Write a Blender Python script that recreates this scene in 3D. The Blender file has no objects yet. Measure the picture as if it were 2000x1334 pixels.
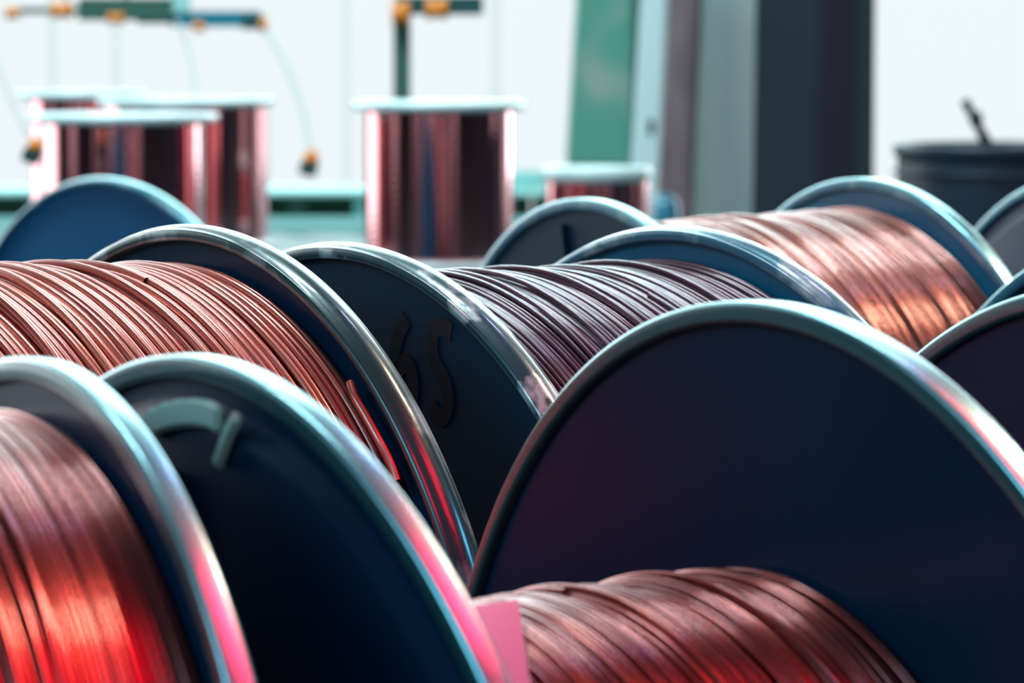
import bpy, bmesh, math, random
import numpy as np
from mathutils import Vector, Matrix, noise

# ------------------------------------------------------------------ camera, light, exposure
U = 0.25                                   # flange radius of a large spool in metres
PITCH = 0.07799
CAM = Vector((0, 0, 2.4221 * U))
FPX = 8000.0
sc = bpy.context.scene
COL = sc.collection
cam_d = bpy.data.cameras.new('camera'); cam = bpy.data.objects.new('camera', cam_d); COL.objects.link(cam)
cam.location = CAM; cam.rotation_euler = (math.pi / 2 - PITCH, 0, 0)
cam_d.sensor_width = 36; cam_d.lens = FPX / 2000 * 36
cam_d.clip_start = 0.05; cam_d.clip_end = 100
cam_d.dof.use_dof = True; cam_d.dof.focus_distance = 1.70; cam_d.dof.aperture_fstop = 18
sc.camera = cam
sc.view_settings.view_transform = 'Standard'; sc.view_settings.look = 'None'
sc.view_settings.gamma = 1; sc.view_settings.exposure = 0.0
sc.view_settings.use_curve_mapping = False
sc.cycles.use_denoising = True
sc.cycles.max_bounces = 6
sc.cycles.sample_clamp_indirect = 6

world = bpy.data.worlds.new('world'); sc.world = world; world.use_nodes = True
bg = world.node_tree.nodes['Background']
bg.inputs[0].default_value = (0.10, 0.19, 0.30, 1); bg.inputs[1].default_value = 1.0

def lamp(name, loc, target, size, power, color, size_y=None):
    l = bpy.data.lights.new(name, 'AREA'); l.shape = 'RECTANGLE'; l.size = size; l.size_y = size_y or size
    l.energy = power; l.color = color
    o = bpy.data.objects.new(name, l); COL.objects.link(o); o.location = loc
    o.rotation_euler = (Vector(target) - Vector(loc)).to_track_quat('-Z', 'Y').to_euler()
    return o
# cool fill, then warm, red, violet and cyan lamps beside the rows
lamp('crest_fill', (0.2, 9.2, 3.4), (0.2, 1.7, 2.4), 4.4, 250, (0.62, 0.96, 1.0), 4.6)  # added glow for bright sky in the upper panes, lights wire crests and rims
lamp('spot_lamp', (2.1, 3.7, 4.4), (0.1, 1.8, 0.45), 0.6, 80, (1.0, 0.72, 0.52), 0.5)
lamp('red_lamp', (0.28, 1.58, 1.12), (-0.02, 1.18, 0.42), 0.20, 0.8, (1.0, 0.06, 0.07), 0.18)
lamp('red_lamp_low', (0.32, 1.31, 1.35), (-0.02, 1.12, 0.42), 0.34, 5.0, (1.0, 0.005, 0.05), 0.30)
lamp('violet_lamp', (0.33, 2.75, 1.98), (0.0, 1.3, 0.4), 0.16, 1.5, (0.55, 0.55, 1.0), 0.10)
lamp('cyan_lamp', (2.6, 1.9, 2.6), (0.0, 1.8, 0.4), 0.7, 18, (0.15, 0.60, 1.0), 0.4)
lamp('left_fill', (-3.2, 0.4, 2.6), (0, 2.2, 0.4), 1.6, 42, (0.35, 0.80, 1.0), 1.2)  # added soft fill for the flange faces
lamp('ambient_fill', (-2.5, -3.0, 6.0), (0, 1.2, 0.0), 4.0, 90, (0.25, 0.55, 1.0), 4.0)  # added bluish fill out of view, lifts the shadows
lamp('edge_fill', (-3.3, 6.9, 1.4), (-0.2, 5.0, 0.4), 2.2, 60, (0.9, 0.97, 1.0), 2.6)  # added out of view, whitens the left edges of the upright spools
lamp('edge_fill_right', (2.4, 8.7, 1.5), (-0.1, 5.0, 0.4), 1.4, 75, (0.9, 0.97, 1.0), 2.6)  # added out of view, whitens the right edges of the upright spools
lamp('background_fill', (-1.2, 3.6, 3.6), (0.7, 6.6, 0.5), 1.6, 170, (0.75, 0.95, 1.0), 0.8)  # added fill, brightens the background things

# ------------------------------------------------------------------ helpers
def tag(o, label=None, cat=None, group=None, kind=None):
    if label: o['label'] = label
    if cat: o['category'] = cat
    if group: o['group'] = group
    if kind: o['kind'] = kind
    return o
def empty(name, loc=(0, 0, 0), rot=None):
    o = bpy.data.objects.new(name, None); COL.objects.link(o); o.location = loc; o.empty_display_size = .05
    if rot is not None: o.rotation_euler = rot
    return o
def link(name, me, m=None, parent=None, smooth=False):
    o = bpy.data.objects.new(name, me); COL.objects.link(o)
    if m: me.materials.append(m)
    if parent: o.parent = parent
    if smooth: me.polygons.foreach_set('use_smooth', [True] * len(me.polygons))
    return o
def from_np(name, V, F, m=None, parent=None, smooth=True):
    me = bpy.data.meshes.new(name)
    V = np.asarray(V, np.float32); F = np.asarray(F, np.int32)
    me.vertices.add(len(V)); me.vertices.foreach_set('co', V.ravel())
    k = F.shape[1]
    me.loops.add(F.size); me.loops.foreach_set('vertex_index', F.ravel())
    me.polygons.add(len(F)); me.polygons.foreach_set('loop_start', np.arange(0, F.size, k, dtype=np.int32))
    me.update(calc_edges=True); me.validate()
    return link(name, me, m, parent, smooth)
def bm_obj(name, bm, m=None, parent=None, smooth=False, bevel=0, seg=2):
    if bevel:
        bmesh.ops.bevel(bm, geom=bm.edges[:], offset=bevel, segments=seg, affect='EDGES', clamp_overlap=True)
    bmesh.ops.recalc_face_normals(bm, faces=bm.faces[:])
    me = bpy.data.meshes.new(name); bm.to_mesh(me); bm.free()
    return link(name, me, m, parent, smooth)
def box_bm(x0, x1, y0, y1, z0, z1, bm=None):
    bm = bm or bmesh.new()
    r = bmesh.ops.create_cube(bm, size=1)
    bmesh.ops.scale(bm, vec=(x1 - x0, y1 - y0, z1 - z0), verts=r['verts'])
    bmesh.ops.translate(bm, vec=((x0 + x1) / 2, (y0 + y1) / 2, (z0 + z1) / 2), verts=r['verts'])
    return bm
def box(name, x0, x1, y0, y1, z0, z1, m, parent=None, bevel=0.002):
    return bm_obj(name, box_bm(x0, x1, y0, y1, z0, z1), m, parent, False, bevel)
def prism(name, pts, y0, y1, m, parent=None, bevel=0.002):
    """outline in x,z given depth y0..y1"""
    bm = bmesh.new()
    a = [bm.verts.new((x, y0, z)) for x, z in pts]; b = [bm.verts.new((x, y1, z)) for x, z in pts]
    bm.faces.new(a); bm.faces.new(b[::-1]); n = len(pts)
    for i in range(n): bm.faces.new((a[i], b[i], b[(i + 1) % n], a[(i + 1) % n]))
    return bm_obj(name, bm, m, parent, False, bevel)
def lathe(name, prof, m, parent=None, seg=160, axis='z', closed=True):
    """profile of (r, s); s runs along the axis"""
    th = np.linspace(0, 2 * np.pi, seg, endpoint=False); n = len(prof)
    P = np.array(prof, float); c, s = np.cos(th), np.sin(th)
    V = np.empty((seg, n, 3))
    if axis == 'z': V[..., 0] = c[:, None] * P[:, 0]; V[..., 1] = s[:, None] * P[:, 0]; V[..., 2] = P[:, 1]
    else: V[..., 1] = c[:, None] * P[:, 0]; V[..., 2] = s[:, None] * P[:, 0]; V[..., 0] = P[:, 1]
    i = np.arange(seg)[:, None]; k = n if closed else n - 1; j = np.arange(k)[None]
    a = i * n + j; b = i * n + (j + 1) % n; i2 = (i + 1) % seg
    F = np.stack([a, b, i2 * n + (j + 1) % n, i2 * n + j], -1).reshape(-1, 4)
    if axis == 'z': F = F[:, ::-1]
    return from_np(name, V.reshape(-1, 3), F, m, parent)
def tube(name, pts, r, m, parent=None, seg=8, radii=None):
    V, F = tube_np(np.array(pts, float), np.array(radii if radii is not None else [r] * len(pts)), seg)
    return from_np(name, V, F, m, parent)
def tube_np(P, rad, seg=6):
    n = len(P); T = np.gradient(P, axis=0); T /= np.linalg.norm(T, axis=1)[:, None]
    ref = np.array([0, 0, 1.0]) if abs(T[:, 2]).max() < .95 else np.array([0.3, 1.0, 0.1])
    A = np.cross(T, ref); A /= np.linalg.norm(A, axis=1)[:, None]; B = np.cross(A, T)
    th = np.linspace(0, 2 * np.pi, seg, endpoint=False)
    V = P[:, None] + rad[:, None, None] * (np.cos(th)[None, :, None] * A[:, None] + np.sin(th)[None, :, None] * B[:, None])
    i = np.arange(n - 1)[:, None]; j = np.arange(seg)[None]
    F = np.stack([i * seg + j, i * seg + (j + 1) % seg, (i + 1) * seg + (j + 1) % seg, (i + 1) * seg + j], -1).reshape(-1, 4)
    return V.reshape(-1, 3), F
def at(px, py, Y):
    """world point at depth Y (metres ahead) under photo pixel px, py"""
    c, s = math.cos(PITCH), math.sin(PITCH); u = (px - 1000) / FPX; v = -(py - 667) / FPX
    d = Vector((u, c + v * s, -s + v * c)); d *= Y / d.y
    return CAM + d
def PX(px, Y): return (px - 1000) / FPX * Y / 0.995
def PZ(py, Y): return at(1000, py, Y).z

# ------------------------------------------------------------------ materials
def mat(name, color, rough=0.5, metal=0.0, coat=0.0, coat_rough=0.1, emit=None, spec=0.5):
    m = bpy.data.materials.new(name); m.use_nodes = True
    b = m.node_tree.nodes['Principled BSDF']
    b.inputs['Base Color'].default_value = (*color, 1); b.inputs['Roughness'].default_value = rough
    b.inputs['Metallic'].default_value = metal; b.inputs['Coat Weight'].default_value = coat
    b.inputs['Coat Roughness'].default_value = coat_rough; b.inputs['Specular IOR Level'].default_value = spec
    if emit:
        b.inputs['Emission Color'].default_value = (*emit[0], 1); b.inputs['Emission Strength'].default_value = emit[1]
    return m
def noisy(m, c1, c2, scale=8, detail=4, lo=.4, hi=.6, rough=None, bump=0, stretch=(1, 1, 1), coord='Object'):
    nt = m.node_tree; b = nt.nodes['Principled BSDF']
    tc = nt.nodes.new('ShaderNodeTexCoord'); mp = nt.nodes.new('ShaderNodeMapping'); mp.inputs['Scale'].default_value = stretch
    n = nt.nodes.new('ShaderNodeTexNoise'); n.inputs['Scale'].default_value = scale; n.inputs['Detail'].default_value = detail
    r = nt.nodes.new('ShaderNodeValToRGB'); r.color_ramp.elements[0].position = lo; r.color_ramp.elements[1].position = hi
    r.color_ramp.elements[0].color = (*c1, 1); r.color_ramp.elements[1].color = (*c2, 1)
    nt.links.new(tc.outputs[coord], mp.inputs[0]); nt.links.new(mp.outputs[0], n.inputs[0])
    nt.links.new(n.outputs[0], r.inputs[0]); nt.links.new(r.outputs[0], b.inputs['Base Color'])
    if rough:
        q = nt.nodes.new('ShaderNodeMapRange'); q.inputs[1].default_value = lo; q.inputs[2].default_value = hi
        q.inputs[3].default_value = rough[0]; q.inputs[4].default_value = rough[1]
        nt.links.new(n.outputs[0], q.inputs[0]); nt.links.new(q.outputs[0], b.inputs['Roughness'])
    if bump:
        bp = nt.nodes.new('ShaderNodeBump'); bp.inputs['Strength'].default_value = bump; bp.inputs['Distance'].default_value = 0.002
        nt.links.new(n.outputs[0], bp.inputs['Height']); nt.links.new(bp.outputs[0], b.inputs['Normal'])
    return m

M = {}
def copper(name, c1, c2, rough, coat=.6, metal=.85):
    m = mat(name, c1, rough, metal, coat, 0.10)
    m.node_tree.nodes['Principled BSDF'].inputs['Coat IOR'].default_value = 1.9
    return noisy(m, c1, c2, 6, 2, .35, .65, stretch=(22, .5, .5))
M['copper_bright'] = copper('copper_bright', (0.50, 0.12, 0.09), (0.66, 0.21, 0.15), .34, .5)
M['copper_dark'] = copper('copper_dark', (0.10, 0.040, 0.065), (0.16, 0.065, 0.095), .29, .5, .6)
M['copper_back'] = copper('copper_back', (0.42, 0.15, 0.13), (0.55, 0.20, 0.15), .27, .7)
M['copper_red'] = copper('copper_red', (0.30, 0.05, 0.06), (0.46, 0.075, 0.055), .24, .5)
M['copper_standing'] = mat('copper_standing', (0.70, 0.28, 0.30), .10, 1.0, .8, .06)
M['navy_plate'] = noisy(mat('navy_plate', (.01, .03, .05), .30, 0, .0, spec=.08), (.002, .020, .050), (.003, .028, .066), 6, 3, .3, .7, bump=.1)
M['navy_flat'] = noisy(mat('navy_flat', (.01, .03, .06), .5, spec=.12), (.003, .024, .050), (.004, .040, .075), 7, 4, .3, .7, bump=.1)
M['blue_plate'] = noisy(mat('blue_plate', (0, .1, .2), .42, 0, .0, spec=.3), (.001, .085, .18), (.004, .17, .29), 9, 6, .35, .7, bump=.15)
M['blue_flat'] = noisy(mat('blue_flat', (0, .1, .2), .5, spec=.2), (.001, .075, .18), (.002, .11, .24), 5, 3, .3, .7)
def rim_mat(name, c, worn, lo, hi, rough=(.30, .24)):
    m = noisy(mat(name, c, .4, .30, .6, .10), c, worn, 70, 10, lo, hi, rough=rough, bump=.2, stretch=(1, .5, .5))
    return m
M['rim_green'] = rim_mat('rim_green', (.012, .060, .062), (.26, .40, .40), .56, .68)
M['rim_worn'] = rim_mat('rim_worn', (.025, .085, .10), (.60, .72, .68), .54, .62)
M['rim_blue'] = rim_mat('rim_blue', (.03, .17, .24), (.44, .60, .60), .50, .66)
M['rim_smooth'] = mat('rim_smooth', (.30, .58, .60), .20, .85, .8, .08)
M['edge_pale'] = noisy(mat('edge_pale', (.6, .8, .82), .26, .75, .6, .12), (.19, .50, .55), (.30, .63, .68), 30, 5, .3, .7)
M['lip_dark'] = mat('lip_dark', (.04, .14, .15), .24, .4, .6, .15)
M['lip_blue'] = noisy(mat('lip_blue', (.02, .15, .22), .3, .2, .4), (.02, .17, .25), (.20, .34, .38), 40, 8, .52, .68)
M['hub'] = mat('hub_steel', (.05, .08, .10), .5, .6)
M['highlight_green'] = mat('highlight_green', (.55, .74, .62), .4, .1, .3)  # pale colour stands for light on the flange arc and rib
M['digits'] = noisy(mat('digits', (.05, .03, .03), .7, spec=.1), (.026, .020, .026), (.060, .030, .030), 40, 5, .35, .7)
M['pink_paper'] = mat('pink_paper', (.80, .30, .55), .7)
M['white_metal'] = mat('white_metal', (.66, .84, .84), .35, .1, .4)
M['chrome'] = mat('chrome', (.9, .93, .95), .12, 1)

# ------------------------------------------------------------------ large spool builder
def arc(cx, cy, r, a0, a1, n=6):
    return [(cx + r * math.cos(math.radians(a0 + (a1 - a0) * i / (n - 1))), cy + r * math.sin(math.radians(a0 + (a1 - a0) * i / (n - 1)))) for i in range(n)]
def rim_profile(R, w, d=.030, cr=.009):
    """rolled edge: rounded loop, radial R-d..R, axial 0..w  (in (r, s))"""
    p = []
    if w > .055:                                        # crowned outer edge
        k = .009
        top = [(R - k * (2 * i / 8 - 1) ** 2, cr * .4 + (w - cr * .8) * i / 8) for i in range(9)]
        p = top + [(R - cr, w)]
        p += arc(R - d + .008, w - .008, .008, 90, 180, 4) + arc(R - d + .008, .008, .008, 180, 270, 4) + [(R - cr, 0)]
        return p
    p += arc(R - cr * .8, w - cr, cr * .8, 0, 90); p += arc(R - d + .008, w - .008, .008, 90, 180, 4)
    p += arc(R - d + .008, .008, .008, 180, 270, 4); p += arc(R - cr * .8, cr, cr * .8, 270, 360)
    return p
def plate_profile(R, w, out, emboss):
    """disc between hub and rim; out=-1 when the outer face looks towards s=0"""
    a, b = w * .32, w * .68
    P = [(R - .018, a), (R - .018, b)]
    if emboss:
        o = .022
        inner = [(R - .070, b), (R - .100, b), (.30, b), (.12, b)]
        outer = [(.12, a - o), (.30, a - o), (R - .090, a - o), (R - .078, a - o * .85), (R - .058, a - .002), (R - .050, a)]
        if out > 0:
            inner = [(r, w - s) for r, s in inner]; outer = [(r, w - s) for r, s in outer]
            return [(R - .018, b), (R - .018, a)] + inner + outer
        return P + inner + outer
    return P + [(.12, b), (.12, a)]
def spool_frame(x, y, yaw, z, R, tl):
    a = Vector((math.sin(yaw) * math.cos(tl), math.cos(yaw) * math.cos(tl), math.sin(tl)))
    side = Vector((math.cos(yaw), -math.sin(yaw), 0)); up = side.cross(a) * -1
    if up.z < 0: up = -up
    # local x = axis, local y = -side (so that the frame is right handed), local z = up
    yv = up.cross(a)
    mtx = Matrix((a, yv, up)).transposed().to_4x4()
    mtx.translation = Vector((x, y, R + z)) * U
    return mtx
def winding(name, s0, s1, rw, wr, parent, m, seed, lump=.010, wander=.5, seg=140, sides=6, extra=10, core=None):
    """one continuous wire wound as a helix, with wandering turns and a few strands riding on top"""
    rng = np.random.default_rng(seed)
    pitch = wr * 2.02
    n = max(3, int((s1 - s0 - 2 * wr) / pitch)); pitch = (s1 - s0 - 2 * wr) / n
    k = np.arange(n * seg + 1); th = k / seg * 2 * np.pi; turn = k / seg
    ph = rng.uniform(0, 6.28, 12)
    s = s0 + wr + pitch * turn
    # lumps of the lower layers, in axial bands that lean round the drum
    sn = s - s0
    lumpf = np.zeros_like(s)
    for q, (fa, ft, am) in enumerate([(9, 1, .5), (17, 2, .30), (33, 1, .22), (61, 3, .16)]):
        lumpf += am * np.sin(fa * sn * 2 * np.pi / (.9) + ft * th + ph[q] + 1.7 * np.sin(th + ph[q + 4]))
    r = rw - wr + lump * U * 0 + lump * (lumpf - .6)
    rt = rng.uniform(0, 1, n + 2)                       # per turn height, smooth along the wire
    i0 = np.minimum(turn.astype(int), n); fr = turn - i0; fr = fr * fr * (3 - 2 * fr)
    r = r + wr * .42 * (rt[i0] * (1 - fr) + rt[i0 + 1] * fr)
    wt = rng.normal(0, 1, n + 2)
    s = s + wander * pitch * (wt[i0] * (1 - fr) + wt[i0 + 1] * fr) + wander * .8 * pitch * np.sin(th * 2 + ph[9] + sn * 40)
    s = np.clip(s, s0 + wr, s1 - wr)
    P = np.stack([s, r * np.cos(th), r * np.sin(th)], 1) * U
    V, F = tube_np_x(P, th, wr * U, sides)
    Vs, Fs, off = [V], [F], len(V)
    for e in range(extra):                              # strands crossing the layer below
        c = rng.uniform(s0 + .05, s1 - .05); sl = rng.uniform(-.05, .05); t0 = rng.uniform(0, 6.28); L = rng.uniform(2.0, 5.5)
        tt = np.linspace(0, L, int(L / (2 * np.pi) * seg)); u = tt / L
        ss = np.clip(c + sl * (u - .5) * 2, s0 + wr, s1 - wr)
        rr = rw + wr * 1.0 * np.clip(np.minimum(u, 1 - u) * 8, -1, 1) - wr * .6
        P = np.stack([ss, rr * np.cos(tt + t0), rr * np.sin(tt + t0)], 1) * U
        V, F = tube_np_x(P, tt + t0, wr * U, sides); Vs.append(V); Fs.append(F + off); off += len(V)
    o = from_np(name, np.concatenate(Vs), np.concatenate(Fs), m, parent)
    o['kind'] = 'stuff'
    lathe('winding_core', [(v[0] * U, v[1] * U) for v in [(.30, s0), (rw - wr - 1.1 * lump, s0), (rw - wr - 1.1 * lump, s1), (.30, s1)]], m, o, 96, 'x')
    return o
def tube_np_x(P, th, wr, sides):
    """tube round a path winding about the local x axis"""
    n = len(P); A = np.tile([1.0, 0, 0], (n, 1)); B = np.stack([np.zeros(n), np.cos(th), np.sin(th)], 1)
    q = np.linspace(0, 2 * np.pi, sides, endpoint=False) + .26
    V = P[:, None] + wr * (np.cos(q)[None, :, None] * A[:, None] + np.sin(q)[None, :, None] * B[:, None])
    i = np.arange(n - 1)[:, None]; j = np.arange(sides)[None]
    F = np.stack([i * sides + j, (i + 1) * sides + j, (i + 1) * sides + (j + 1) % sides, i * sides + (j + 1) % sides], -1).reshape(-1, 4)
    return V.reshape(-1, 3), F[:, ::-1]
def flange(parent, s, w, R, out, pm, rm, emboss=False, ribs=None):
    S = lambda P: [(r * U, (q + s) * U) for r, q in P]
    f = lathe('flange', S(plate_profile(R, w, out, emboss)), pm, parent, 192, 'x')
    me = f.data; me.polygons.foreach_set('use_smooth', [True] * len(me.polygons))
    md = f.modifiers.new('e', 'EDGE_SPLIT'); md.split_angle = math.radians(35)
    rim = lathe('rim', S(rim_profile(R, w)), rm[0], f, 256, 'x')
    if rm[1] is not rm[0]:                              # bare outer edge, painted lip
        rim.data.materials.append(rm[1])
        mi = [0] * len(rim.data.polygons)
        for p in rim.data.polygons:
            c = p.center
            if math.hypot(c.y, c.z) < (R - .0045) * U: mi[p.index] = 1
        rim.data.polygons.foreach_set('material_index', mi)
    if ribs:
        z = (s + (w * .32 - (.022 if emboss else 0)) - .004) * U if out < 0 else (s + w * .68 + (.022 if emboss else 0) + .004) * U
        for a in ribs:
            bm = box_bm(-.010 * U, .010 * U, -.016 * U, .016 * U, .30 * U, (R - (.14 if emboss else .06)) * U)
            o = bm_obj('rib', bm, pm, f, False, .004 * U)
            o.location = (z, 0, 0); o.rotation_euler = (math.radians(a), 0, 0)
    return f
T = 0.0600
def spool(key, ref, geo, W, label, group, left=True, right=True, pm=('navy_plate', 'navy_plate'), rm=('rim_green', 'rim_green'), wire=None, rw=.85, wr=.0072, seed=1,
          emboss=(False, False), ribs=None, lump=.010, wander=.5, extra=10, tw=(T, T), lip=None, RL=None, RR=None, sides=6):
    x, y, yaw, z, R, tl = geo
    e = empty('wire_spool'); m = spool_frame(x, y, yaw, z, R, tl)
    if ref == 'right':                                  # reference is the outer face of the right flange
        m.translation = m.translation - (m.to_3x3() @ Vector((W * U, 0, 0)))
    e.matrix_world = m
    tag(e, label, 'wire spool', group)
    s0 = 0 if key in 'FGH' else T - tw[0]
    if left: flange(e, s0, tw[0], RL or R, -1, M[pm[0]], (M[rm[0]], M[lip[0]] if lip else M[rm[0]]), emboss[0], ribs)
    if right: flange(e, W - tw[1], tw[1], RR or R, 1, M[pm[1]], (M[rm[1]], M[lip[1]] if lip else M[rm[1]]), emboss[1])
    lathe('hub', [(q[0] * U, q[1] * U) for q in [(.10, -.02), (.16, -.02), (.17, T), (.31, T), (.31, W - T), (.17, W - T), (.16, W + .02), (.10, W + .02)]], M['hub'], e, 64, 'x')
    if wire:
        winding('wire_winding', T - tw[0] * .32 + .002, W - tw[1] * .68 - .002, rw, wr, e, M[wire], seed, lump, wander, extra=extra, sides=sides)
    return e
G = 'copper wire spools lying in rows'
WW = .8403
A = spool('A', 'right', (-.5257, 7.247, .9912, .006, 1.0294, .002), WW, 'spool of bright copper wire with dark green flange, left middle', G,
          wire='copper_bright', rw=.9655, wr=.0076, seed=3, lump=.006, wander=.22, extra=12, sides=8)
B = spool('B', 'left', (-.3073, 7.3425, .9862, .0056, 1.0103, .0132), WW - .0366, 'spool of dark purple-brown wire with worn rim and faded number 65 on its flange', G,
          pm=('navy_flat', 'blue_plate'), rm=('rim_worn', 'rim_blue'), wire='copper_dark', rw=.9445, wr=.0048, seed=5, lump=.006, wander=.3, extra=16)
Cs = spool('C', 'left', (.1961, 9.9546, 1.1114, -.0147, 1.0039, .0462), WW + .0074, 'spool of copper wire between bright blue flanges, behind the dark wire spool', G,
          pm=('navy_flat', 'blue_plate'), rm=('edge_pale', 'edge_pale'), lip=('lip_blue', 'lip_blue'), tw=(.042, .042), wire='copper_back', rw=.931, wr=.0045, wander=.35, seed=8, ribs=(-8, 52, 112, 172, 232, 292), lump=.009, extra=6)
Ds = spool('D', 'right', (-.5902, 4.8878, 1.1475, .0014, 1.0085, -.0546), WW, 'blurred spool of red lit copper wire at bottom left corner', G,
          rm=('edge_pale', 'edge_pale'), lip=('lip_dark', 'lip_dark'), tw=(.040, .040), wire='copper_red', rw=.945, wr=.0045, seed=11, lump=.006, wander=.35, extra=6)
Es = spool('E', 'left', (-.3613, 4.9605, 1.0722, .0081, 1.0042, .0496), WW + .0292, 'half empty copper wire spool with large dark flanges and pink label, bottom centre', G,
          rm=('edge_pale', 'edge_pale'), lip=('lip_dark', 'lip_dark'), tw=(.040, .046), wire='copper_red', rw=.6548, wr=.0042, wander=.35, seed=14, emboss=(True, False), ribs=(-4, 56, 116, 176, 236, 296), lump=.006, extra=5)
Fs_ = spool('F', 'left', (.8332, 5.6856, 1.0879, 0, 1.0271, .0), WW, 'spool with dark outer flange at right edge, in line with the pink label spool', G,
          rm=('edge_pale', 'edge_pale'), lip=('lip_dark', 'lip_dark'), tw=(.040, .040), wire='copper_red', rw=.80, wr=.0090, seed=17, extra=6)
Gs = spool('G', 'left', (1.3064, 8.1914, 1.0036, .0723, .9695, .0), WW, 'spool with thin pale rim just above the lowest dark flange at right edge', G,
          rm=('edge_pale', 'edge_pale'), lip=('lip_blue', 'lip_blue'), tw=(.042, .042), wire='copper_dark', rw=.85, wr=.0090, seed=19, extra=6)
Hs = spool('H', 'left', (1.4836, 10.6182, 1.1455, 0, 1.0146, .0), WW, 'spool with dark and green flange at right edge under the black bucket', G,
          rm=('edge_pale', 'edge_pale'), lip=('lip_blue', 'lip_blue'), tw=(.042, .042), wire='copper_back', rw=.85, wr=.0090, seed=23, emboss=(True, False), extra=6)
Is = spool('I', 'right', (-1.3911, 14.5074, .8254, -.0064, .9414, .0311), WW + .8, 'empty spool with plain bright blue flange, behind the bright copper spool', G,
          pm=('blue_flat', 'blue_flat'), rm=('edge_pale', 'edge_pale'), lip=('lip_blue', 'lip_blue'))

# digits painted on the outer face of the dark wire spool
def cyl_hit(px, py, e, r):
    """local point where the line of sight through a photo pixel meets the cylinder of radius r about e's axis"""
    mi = e.matrix_world.inverted(); o = mi @ CAM; d = (mi @ at(px, py, 1.0)) - o
    a = d.y ** 2 + d.z ** 2; b = 2 * (o.y * d.y + o.z * d.z); c = o.y ** 2 + o.z ** 2 - r * r
    t = (-b - math.sqrt(b * b - 4 * a * c)) / 2 / a
    return o + d * t
def plane_hit(px, py, e, s):
    mi = e.matrix_world.inverted(); o = mi @ CAM; d = (mi @ at(px, py, 1.0)) - o
    return o + d * ((s - o.x) / d.x)
fl_b = [c for c in B.children if c.name.startswith('flange')][0]
def stroke(bm, pts, w, s, th=.0003):
    P = [Vector(p) for p in pts]
    L = []; Rr = []
    for i, p in enumerate(P):
        t = (P[min(i + 1, len(P) - 1)] - P[max(i - 1, 0)]).normalized(); n = Vector((-t.y, t.x))
        L.append(p + n * w / 2); Rr.append(p - n * w / 2)
    v = [[bm.verts.new((s + q, p.x, p.y)) for p in row] for row in (L, Rr) for q in (0, -th)]
    for i in range(len(P) - 1):
        for a, b in ((0, 1), (1, 3), (3, 2), (2, 0)):
            bm.faces.new((v[a][i], v[a][i + 1], v[b][i + 1], v[b][i]))
    bm.faces.new([v[q][0] for q in (0, 1, 3, 2)]); bm.faces.new([v[q][-1] for q in (0, 1, 3, 2)])
def digit(pts_px, name):
    bm = bmesh.new(); s = T * .32 * U - .0001
    pts = []
    for px, py in pts_px:
        h = plane_hit(px, py, B, s); pts.append((h.y, h.z))
    # smooth the path a little
    for _ in range(2):
        q = [pts[0]]
        for a, b in zip(pts, pts[1:]): q += [(a[0] * .75 + b[0] * .25, a[1] * .75 + b[1] * .25), (a[0] * .25 + b[0] * .75, a[1] * .25 + b[1] * .75)]
        pts = q + [pts[-1]]
    stroke(bm, pts, .0085, s)
    return bm_obj(name, bm, M['digits'], fl_b)
digit([(794, 622), (780, 650), (770, 690), (768, 740), (774, 790), (792, 805), (808, 780), (808, 735), (796, 705), (778, 720), (770, 745)], 'painted_digit')
digit([(882, 650), (862, 636), (845, 645), (845, 690), (852, 715), (868, 738), (878, 775), (872, 812), (856, 818), (842, 795)], 'painted_digit')

# lit arc and rib glint built as pale strips on the near flange of the half empty spool
fl_e = [c for c in Es.children if c.name.startswith('flange')][0]
def on_face(px_list, name, w, th, m, s):
    bm = bmesh.new(); pts = []
    for px, py in px_list:
        h = plane_hit(px, py, Es, s); pts.append((h.y, h.z))
    stroke(bm, pts, w, s, th); return bm_obj(name, bm, M[m], fl_e, False, .0012)
EF = (T - .040 + .040 * .32 - .022) * U
on_face([(296, 836), (312, 822), (335, 812), (362, 806), (392, 804), (420, 808), (440, 818)], 'lit_arc', .0085, .003, 'highlight_green', EF)
on_face([(474, 812), (462, 830), (452, 855), (444, 880), (434, 908)], 'rib', .0050, .003, 'highlight_green', EF)  # pale strip standing for the rib glint
# loose strand beside the bright copper winding
def strand(px_list, e, radii, name, r, m):
    pts = []
    for (px, py), rr in zip(px_list, radii): pts.append(tuple(cyl_hit(px, py, e, rr * U)))
    q = np.array(pts)
    t = np.linspace(0, 1, len(q)); tt = np.linspace(0, 1, 60)
    q = np.stack([np.interp(tt, t, q[:, i]) for i in range(3)], 1)
    for _ in range(12): q[1:-1] = (q[:-2] + q[1:-1] * 2 + q[2:]) / 4
    return tube(name, q, r, m, e, 8)
strand([(684, 748), (692, 775), (716, 815), (742, 862), (765, 905), (777, 940)], A, [.985, .985, .985, .985, .98, .975], 'loose_strand', .0019, M['copper_bright'])

# pink paper label stuck round the half empty winding
def label_patch():
    """a paper tag lying on the winding, a little askew to the wire"""
    rr = (.6548 + .014) * U; n = 20; V = []; F = []
    for k in (0, 1):
        for i in range(n + 1):
            py = 1171 + i * 11.0
            h = cyl_hit(1012 + i * 1.6, py, Es, rr + k * .0005)
            V.append(((T + .002) * U, h.y, h.z)); V.append(tuple(h))
    h = 2 * (n + 1)
    for i in range(n):
        a = 2 * i; F += [(a, a + 1, a + 3, a + 2), (h + a, h + a + 2, h + a + 3, h + a + 1), (a, a + 2, h + a + 2, h + a), (a + 1, h + a + 1, h + a + 3, a + 3)]
    F += [(0, h, h + 1, 1), (2 * n, 2 * n + 1, h + 2 * n + 1, h + 2 * n)]
    o = from_np('paper_label', V, F, M['pink_paper'], Es, False); o['label'] = 'pink paper label'
    return o
label_patch()
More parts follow.
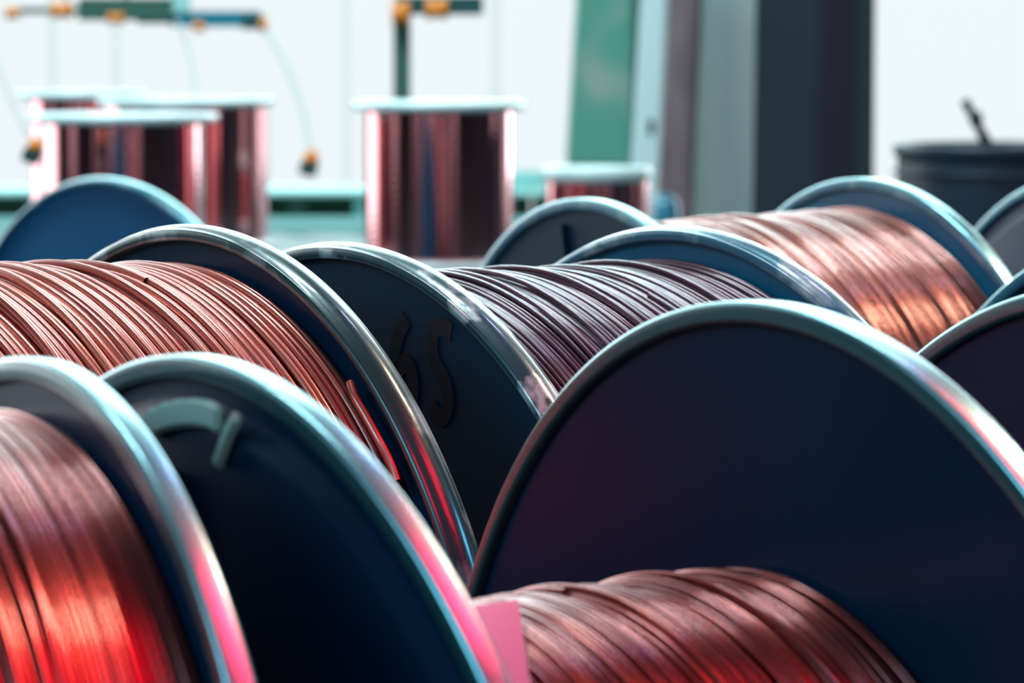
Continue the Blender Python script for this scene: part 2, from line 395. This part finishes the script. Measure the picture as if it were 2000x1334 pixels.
# bright bolt head on the blue flange
h = plane_hit(1835, 493, Cs, (WW + .0074 - T * .68) * U)
bm = bmesh.new(); bmesh.ops.create_cone(bm, cap_ends=True, segments=6, radius1=.0042, radius2=.0036, depth=.004)
bo = bm_obj('bolt_head', bm, M['chrome'], Cs, False, .0004); bo.location = h + Vector((-.002, 0, 0)); bo.rotation_euler = (0, math.radians(90), 0)

# ------------------------------------------------------------------ the hall
def struct(o): o['kind'] = 'structure'; return o
M['floor'] = noisy(mat('concrete', (.10, .13, .14), .6), (.06, .08, .09), (.11, .14, .15), 3, 6, .3, .7)
M['wall_dark'] = noisy(mat('wall_dark', (.03, .05, .07), .8), (.018, .032, .045), (.03, .05, .065), 1, 3, .3, .7)
M['wall_white'] = mat('wall_white', (.8, .86, .88), .7)
M['mullion'] = mat('glowing_mullion', (.06, .08, .08), .8, emit=((.70, .81, .82), .96))  # mullions given a glow of their own to stay pale between the panes
M['glazing'] = mat('backlit_glazing', (.08, .08, .08), .8, emit=((.80, .87, .89), 1.0))
M['stripe_glow'] = mat('dim_stripe_glow', (.1, .1, .1), .6, emit=((.80, .80, .88), .8))  # glow of the panels added for stripe reflections
BY = 9.5
struct(box('floor', -8, 8, -6, BY + .2, -.06, -.012, M['floor'], None, 0))
struct(box('ceiling', -8, 8, -6, BY + .2, 7.4, 7.5, M['wall_dark'], None, 0))
struct(box('wall_left', -8.1, -8, -6, BY + .2, -.01, 7.4, M['wall_dark'], None, 0))
struct(box('wall_right', 8, 8.1, -6, BY + .2, -.01, 7.4, M['wall_dark'], None, 0))
struct(box('wall_front', -8, 8, -6.1, -6, -.01, 7.4, M['wall_dark'], None, 0))
struct(box('wall_back', -8, 8, BY + .06, BY + .16, -.01, 7.4, M['wall_white'], None, 0))
# backlit window wall: one wide window per bay, panes with slim mullions
xs = [-8, -5.5, -3.2, PX(108, BY), PX(232, BY), PX(678, BY), PX(968, BY), PX(1500, BY), 3.2, 5.5, 8]
for i in range(len(xs) - 1):
    w = struct(box('window_%d' % (i + 1), xs[i] + .012, xs[i + 1] - .012, BY + .02, BY + .04, .05, 6.6, M['glazing'], None, 0))
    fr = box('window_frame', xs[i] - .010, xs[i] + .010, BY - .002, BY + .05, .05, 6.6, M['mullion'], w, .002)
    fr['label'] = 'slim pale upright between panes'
# glowing panels added in the unseen walls, reflected as stripes on the upright spools
def stripe_panel(n, x0, x1, y0, y1, z0=.1, z1=5.0): struct(box('window_%d' % n, x0, x1, y0, y1, z0, z1, M['stripe_glow'], None, 0))
stripe_panel(21, -7.99, -7.95, 1.6, 3.2); stripe_panel(22, -7.99, -7.95, -6.0, -4.8); stripe_panel(23, .8, 2.6, -5.99, -5.95); stripe_panel(24, 7.95, 7.99, 5.2, 6.4)
stripe_panel(25, -3.4, -1.4, -5.99, -5.95); stripe_panel(28, 4.2, 5.8, -5.99, -5.95); stripe_panel(29, -6.8, -5.6, -5.99, -5.95)
struct(box('window_26', -7.99, -7.95, 6.5, 9.4, .05, 6.6, M['glazing'], None, 0))  # added bright panel, reflected as white edges on the upright spools
# ------------------------------------------------------------------ background things
M['green_dark'] = noisy(mat('green_dark', (.02, .09, .06), .5), (.020, .085, .06), (.04, .13, .09), 5, 3, .3, .7)
M['teal_pale'] = mat('teal_pale', (.34, .70, .65), .45, .1)
M['teal_dark'] = mat('teal_dark', (.012, .075, .075), .45)
M['blue_beam'] = mat('blue_beam', (.0, .20, .28), .5)
M['orange'] = mat('orange_plastic', (.80, .24, .01), .4)
M['hose'] = mat('hose', (.80, .92, .90), .45); M['hose'].node_tree.nodes['Principled BSDF'].inputs['Transmission Weight'].default_value = .9; M['hose'].node_tree.nodes['Principled BSDF'].inputs['IOR'].default_value = 1.05
M['panel_green'] = noisy(mat('panel_green', (.1, .3, .22), .5), (.10, .34, .26), (.36, .42, .36), 7, 1.5, .50, .70, coord='Object')
M['card_lit'] = noisy(mat('card_lit', (.25, .3, .3), .8), (.22, .30, .30), (.34, .39, .37), 10, 4, .35, .65, stretch=(1, 1, .12))  # carton face towards the light, brightness put into the colour
M['card_shaded'] = noisy(mat('card_shaded', (.03, .045, .06), .8), (.028, .050, .072), (.036, .064, .086), 7, 3, .3, .7, stretch=(1, 1, .15))  # same carton turned away, shade put into the colour
M['tape_brown'] = noisy(mat('tape_brown', (.1, .06, .07), .6), (.075, .045, .06), (.17, .12, .13), 22, 5, .4, .7, stretch=(1, 1, .25))
M['strap_purple'] = mat('strap_purple', (.022, .020, .042), .6)
M['bucket'] = noisy(mat('bucket', (.008, .02, .04), .45), (.003, .011, .026), (.004, .024, .040), 6, 3, .3, .7)

# platform carrying the upright spools (its top stays below the rows in front)
PT = PZ(520, 5.0)
pl = empty('platform', (0, 5.15, 0)); tag(pl, 'low grey steel platform under the upright copper spools', 'platform')
def pbox(n, x0, x1, y0, y1, z0, z1, m, parent, bevel=.002):
    o = box(n, x0, x1, y0, y1, z0, z1, m, None, bevel)
    o.data.transform(Matrix.Translation(-parent.location)); o.parent = parent
    return o
pbox('deck', -.75, .40, 4.72, 5.72, PT - .03, PT, M['teal_dark'], pl)
for x in (-.70, .34):
    for y in (4.76, 5.64): pbox('leg', x, x + .04, y, y + .04, -.012, PT - .03, M['teal_dark'], pl)
# upright spools
def upright(cx_px, Y, top_py, fl_px, body_px, label, zb=PT, th=.010, fm='white_metal', bm_='copper_standing'):
    Rf = fl_px / 2 / FPX * Y; Rb = body_px / 2 / FPX * Y
    z1 = PZ(top_py, Y); H = z1 - zb
    e = empty('upright_wire_spool', (PX(cx_px, Y), Y, zb)); tag(e, label, 'wire spool', 'upright copper spools at the back')
    def disc(z):
        return [(0.012, z), (Rf - .004, z), (Rf, z + .002), (Rf, z + th - .002), (Rf - .002, z + th), (Rf * .75, z + th - .001), (.02, z + th - .002), (.012, z + th - .003)]
    lathe('flange', disc(0), M[fm], e, 96); lathe('flange', disc(H - th), M[fm], e, 96)
    n = 60; pr = [(.012, th)]
    for i in range(n + 1):
        z = th + (H - 2 * th) * i / n; pr += [(Rb + .00003 * math.sin(i * 1.9), z)]
    pr += [(.012, H - th)]
    w = lathe('wire_winding', pr, M[bm_], e, 128)
    return e
upright(245, 4.95, 222, 375, 312, 'upright copper spool with pale top flange, front one of the pair at left')
upright(365, 5.40, 192, 345, 325, 'taller upright copper spool half hidden behind the left front one')
upright(165, 5.62, 178, 250, 200, 'small upright copper spool with pale flange, rearmost at far left')
upright(858, 4.98, 198, 340, 290, 'upright copper spool with pale flange standing alone in the middle')
upright(1165, 5.35, 326, 215, 205, 'low dark upright spool with thick pale flange below the green panel', th=.018)

# green workbench behind
Yb = 6.4
wb = empty('workbench', (PX(300, Yb), Yb, 0)); tag(wb, 'long pale green steel workbench with dark gap behind the upright spools', 'workbench')
zt = PZ(374, Yb); x0, x1 = PX(-300, Yb), PX(1062, Yb)
pbox('worktop', x0, x1, Yb, Yb + .26, zt - .009, zt, M['teal_pale'], wb)
pbox('back_panel', x0 + .02, x1 - .02, Yb + .22, Yb + .24, PZ(440, Yb), zt - .009, M['green_dark'], wb)
pbox('rail', x0, x1, Yb - .01, Yb + .03, PZ(458, Yb), PZ(424, Yb), M['teal_pale'], wb)
pbox('lower_shelf', x0 + .02, x1 - .02, Yb + .02, Yb + .25, .10, .13, M['green_dark'], wb)
for px in (-290, 100, 560, 690, 1040):
    pbox('leg', PX(px, Yb), PX(px, Yb) + .03, Yb + .03, Yb + .06, -.012, zt - .009, M['green_dark'] if px != 690 else M['teal_pale'], wb)
tr = empty('tray', (PX(1035, 6.6), 6.62, zt)); tag(tr, 'pale teal tray on the workbench right of the lone upright spool', 'tray')
pbox('tray_base', PX(985, 6.6), PX(1085, 6.6), 6.5, 6.64, zt, zt + .008, M['teal_pale'], tr)
pbox('tray_front', PX(985, 6.6), PX(1085, 6.6), 6.5, 6.508, zt + .008, PZ(330, 6.6), M['teal_pale'], tr)

# wire guide arms with orange rollers
Ya = 6.0
def roller(parent, px, py, wpx, hpx, Y, name='roller'):
    r = hpx / 2 / FPX * Y; w = wpx / FPX * Y
    o = lathe(name, [(.002, -w / 2), (r * .8, -w / 2), (r, -w / 3), (r * .7, 0), (r, w / 3), (r * .8, w / 2), (.002, w / 2)], M['orange'], parent, 24, 'x')
    o.location = Vector((PX(px, Y), Y, PZ(py, Y))) - parent.location
    return o
def arm_empty(px, label): 
    e = empty('guide_arm', (PX(px, Ya), Ya, PZ(20, Ya))); tag(e, label, 'guide arm'); return e
g1 = arm_empty(250, 'dark green and blue wire guide arm with orange rollers above the left spools')
def gb(n, a, b, c, d, m, p, y0=-.02, y1=.02, Y=Ya): return pbox(n, PX(a, Y), PX(b, Y), Y + y0, Y + y1, PZ(d, Y), PZ(c, Y), M[m], p, .001)
gb('thin_bar', 20, 170, 15, 27, 'green_dark', g1, -.006, .006)
gb('beam', 162, 346, -4, 40, 'green_dark', g1)
gb('blue_beam', 340, 514, 22, 52, 'blue_beam', g1, -.015, .015)
gb('end_bracket', 478, 520, 30, 57, 'teal_dark', g1, -.018, .018)
gb('lower_bracket', 275, 345, 36, 46, 'teal_dark', g1, -.012, .012)
for q in ((35, 25, 26, 26), (130, 20, 40, 34), (235, 36, 32, 24), (395, 52, 22, 22), (520, 48, 14, 30)): roller(g1, *q, Ya)
g1b = gb('hanger_rod', 134, 140, -900, 4, 'green_dark', g1, -.003, .003)
gb('hanger_rod', 250, 256, -900, 0, 'green_dark', g1, -.003, .003)
gb('pale_bracket', 340, 378, -10, 25, 'teal_pale', g1, -.02, -.015)
g2 = arm_empty(855, 'dark wire guide arm with two orange rollers on a green post')
gb('beam', 775, 944, -8, 29, 'teal_dark', g2)
gb('post', 770, 803, 20, 520, 'green_dark', g2, -.010, .010)
roller(g2, 786, 26, 34, 50, Ya); roller(g2, 855, 18, 42, 42, Ya)
for o in list(g2.children):
    if o.name.startswith('roller'): o.location.y -= .035
for o in list(g1.children):
    if o.name.startswith('roller'): o.location.y -= .02
# post foot on the floor
gb('post_base', 740, 834, 520, 530, 'green_dark', g2, -.04, .04)
o = gb('lower_post', 777, 797, 530, 5000, 'green_dark', g2, -.008, .008)
o.data.transform(Matrix.Identity(4))
for v in o.data.vertices:
    if v.co.z + g2.location.z < -.012: v.co.z = -.012 - g2.location.z
# hanging cables with weights
def cable(pxs, Y, rpx, label, weight=None):
    P = [at(a, b, Y) for a, b in pxs]; e = empty('hanging_cable', P[-1]); tag(e, label, 'cable', 'cables hanging from the guide arms')
    q = np.array([tuple(p - P[-1]) for p in P]); t = np.linspace(0, 1, len(q)); tt = np.linspace(0, 1, 40)
    q = np.stack([np.interp(tt, t, q[:, i]) for i in range(3)], 1)
    for _ in range(14): q[1:-1] = (q[:-2] + 2 * q[1:-1] + q[2:]) / 4
    tube('cable', q, rpx / 2 / FPX * Y, M['hose'], e, 8)
    if weight:
        s = Y / FPX; a = weight
        g = empty_part = lathe('orange_grip', [(.0005, 20 * s), (8 * s, 20 * s), (15 * s, 6 * s), (17 * s, -6 * s), (.0005, -6 * s)], M['orange'], e, 20)
        g.rotation_euler = (0, math.radians(a), 0); 
        k = box('dark_plug', -17 * s, 17 * s, -14 * s, 14 * s, -32 * s, -4 * s, M['teal_dark'], e, 2 * s); k.rotation_euler = (0, math.radians(a), 0)
cable([(346, 40), (362, 80), (376, 130), (385, 205)], 5.3, 9, 'grey green cable running from the blue beam down to the taller spool')
cable([(518, 58), (548, 105), (575, 165), (598, 240), (607, 312)], 5.975, 14, 'pale cable ending in orange and dark plug beside the workbench', 14)
cable([(-60, -120), (-25, 60), (2, 150), (20, 195), (44, 245), (68, 288)], 4.72, 8, 'thin pale cable ending in orange and dark plug at far left', 22)

# green machine panel
Yp = 7.2
gp = empty('machine_cabinet', (PX(1180, Yp), Yp, 0)); tag(gp, 'green machine cabinet with pale worn patches behind the low dark spool', 'cabinet')
def shift(o, par): o.data.transform(Matrix.Translation(-par.location)); o.parent = par; return o
shift(prism('cabinet_body', [(PX(1108, Yp), PZ(322, Yp)), (PX(1262, Yp), PZ(322, Yp)), (PX(1262, Yp), PZ(-400, Yp)), (PX(1150, Yp), PZ(-400, Yp))], Yp, Yp + .3, M['panel_green'], None), gp)
shift(prism('side_strip', [(PX(1232, Yp), PZ(300, Yp)), (PX(1266, Yp), PZ(300, Yp)), (PX(1266, Yp), PZ(-400, Yp)), (PX(1236, Yp), PZ(-400, Yp))], Yp - .03, Yp + .0, M['teal_dark'], None), gp)
shift(box('cabinet_base', PX(1112, Yp), PX(1262, Yp), Yp + .02, Yp + .28, -.012, PZ(323, Yp), M['green_dark'], None), gp)

# leaning pale post and tall carton
Yc = 5.9
po = empty('steel_post', (PX(1265, Yc), Yc, 0)); tag(po, 'pale teal leaning steel post with dark slot, left of the tall grey carton', 'post')
zl = lambda py: PZ(py, Yc)
shift(prism('post_body', [(PX(1205, Yc), -.012), (PX(1262, Yc), -.012), (PX(1308, Yc), zl(-300)), (PX(1266, Yc), zl(-300))], Yc, Yc + .05, M['teal_pale2'] if 'teal_pale2' in M else M['white_metal'], None), po)
sl = box('slot', PX(1264, Yc), PX(1276, Yc), Yc - .003, Yc + .001, zl(264), zl(232), M['teal_dark'], None, .0015); shift(sl, po)
Yd = 6.1
ca = empty('tall_carton', (PX(1500, Yd), Yd, 0)); tag(ca, 'tall grey cardboard carton with brown tape and dark purple strap', 'carton')
def cprism(n, pts, y0, y1, m):  return shift(prism(n, pts, y0, y1, M[m], None), ca)
X = lambda px: PX(px, Yd)
zc0, zc1 = -.012, PZ(-350, Yd)
def facebox():
    """carton body with a vertical corner towards the camera at 1470"""
    b0 = [(X(1238), Yd + .10), (X(1462), Yd), (X(1722), Yd + .16), (X(1560), Yd + .42)]
    b1 = [(X(1306), Yd + .10), (X(1478), Yd), (X(1722), Yd + .16), (X(1560), Yd + .42)]
    bm = bmesh.new(); lo = [bm.verts.new((x, y, zc0)) for x, y in b0]; hi = [bm.verts.new((x, y, zc1)) for x, y in b1]
    bm.faces.new(lo); bm.faces.new(hi[::-1]); fs = []
    for i in range(4): fs.append(bm.faces.new((lo[i], lo[(i + 1) % 4], hi[(i + 1) % 4], hi[i])))
    fs[1].material_index = 1; fs[2].material_index = 1
    o = bm_obj('carton_body', bm, M['card_lit'], None); o.data.materials.append(M['card_shaded']); return shift(o, ca), b0, b1
cb, b0, b1 = facebox()
def strip(name, face, u0, u1, m, th=.004):
    """a flat band glued on a carton face, between fractions u0..u1 of its width"""
    (i, j) = face
    def P(b, u): return Vector((b[i][0] * (1 - u) + b[j][0] * u, b[i][1] * (1 - u) + b[j][1] * u))
    n = (P(b0, 1) - P(b0, 0)).normalized(); n = Vector((n.y, -n.x)) * th
    bm = bmesh.new(); V = []
    for b, z in ((b0, zc0), (b1, zc1)):
        for u, k in ((u0, 0), (u1, 0), (u1, 1), (u0, 1)):
            p = P(b, u) + n * k; V.append(bm.verts.new((p.x, p.y, z)))
    for f in ((0, 1, 2, 3), (4, 5, 6, 7), (0, 1, 5, 4), (1, 2, 6, 5), (2, 3, 7, 6), (3, 0, 4, 7)): bm.faces.new([V[q] for q in f])
    return shift(bm_obj(name, bm, M[m], None), ca)
strip('brown_tape', (0, 1), .16, .46, 'tape_brown', .014)
strip('corner_fold', (0, 1), .955, 1.0, 'card_lit', .003)
strip('purple_strap', (1, 2), .52, .76, 'strap_purple', .010)
# small blue cap at the carton's foot
bc = lathe('blue_cap', [(.001, 0), (.020, 0), (.022, .01), (.020, .040), (.012, .052), (.001, .055)], M['lip_blue'], None, 32)
bc.location = (PX(1298, 5.75), 5.75, PT); tag(bc, 'small dark blue cap at the foot of the tall carton', 'cap')
bc.scale = (1, 1, 1)
bc.data.transform(Matrix.Scale((PZ(376, 5.75) - PT) / .055, 4, (0, 0, 1)))
# stand under it
# bucket with a tool sticking out
Yk = 5.0
bk = empty('steel_drum', (PX(1945, Yk), Yk, -.012)); tag(bk, 'dark navy open steel drum with raised lip at right edge', 'drum')
rb = 205 / FPX * Yk; zt2 = PZ(281, Yk) + .012
pr = [(.001, 0), (rb * .93, 0)]
for i in range(13):
    z = zt2 * i / 13; pr.append((rb * .965, z + .01)); 
    if i in (4, 8): pr += [(rb * 1.0, z + .018), (rb * .965, z + .026)]
pr += [(rb * .96, zt2 - .022), (rb * .965, zt2 - .016), (rb, zt2 - .012), (rb, zt2 - .002), (rb * .98, zt2), (rb * .95, zt2 - .004), (rb * .93, zt2 - .03), (rb * .92, .03), (.001, .03)]
lathe('drum_body', pr, M['bucket'], bk, 96)
tube('upper_hoop', [(rb * math.cos(a), rb * math.sin(a), zt2 - .034) for a in np.linspace(0, 2 * math.pi, 65)], .0022, M['bucket'], bk, 6)
tl_ = empty('stirring_tool', at(1925, 272, Yk)); tag(tl_, 'dark handled tool sticking up out of the navy drum', 'tool')
p0 = at(1925, 275, Yk + .05); p1 = at(1884, 196, Yk + .05); low = p0 + (p0 - p1) * 2.2
o0 = tl_.location
pts = [low - o0, p0 - o0, (p0 * .65 + p1 * .35) - o0, (p0 * .4 + p1 * .6) - o0, p1 - o0]
s = Yk / FPX
tube('shaft', [tuple(p) for p in pts], 7 * s, M['bucket'], tl_, 10, radii=[9 * s, 12 * s, 9 * s, 8 * s, 10 * s])
kn = bmesh.new(); bmesh.ops.create_uvsphere(kn, u_segments=16, v_segments=10, radius=16 * s)
k = bm_obj('collar', kn, M['bucket'], tl_, True); k.location = at(1906, 232, Yk + .05) - o0; k.scale = (.9, .9, 1.1)
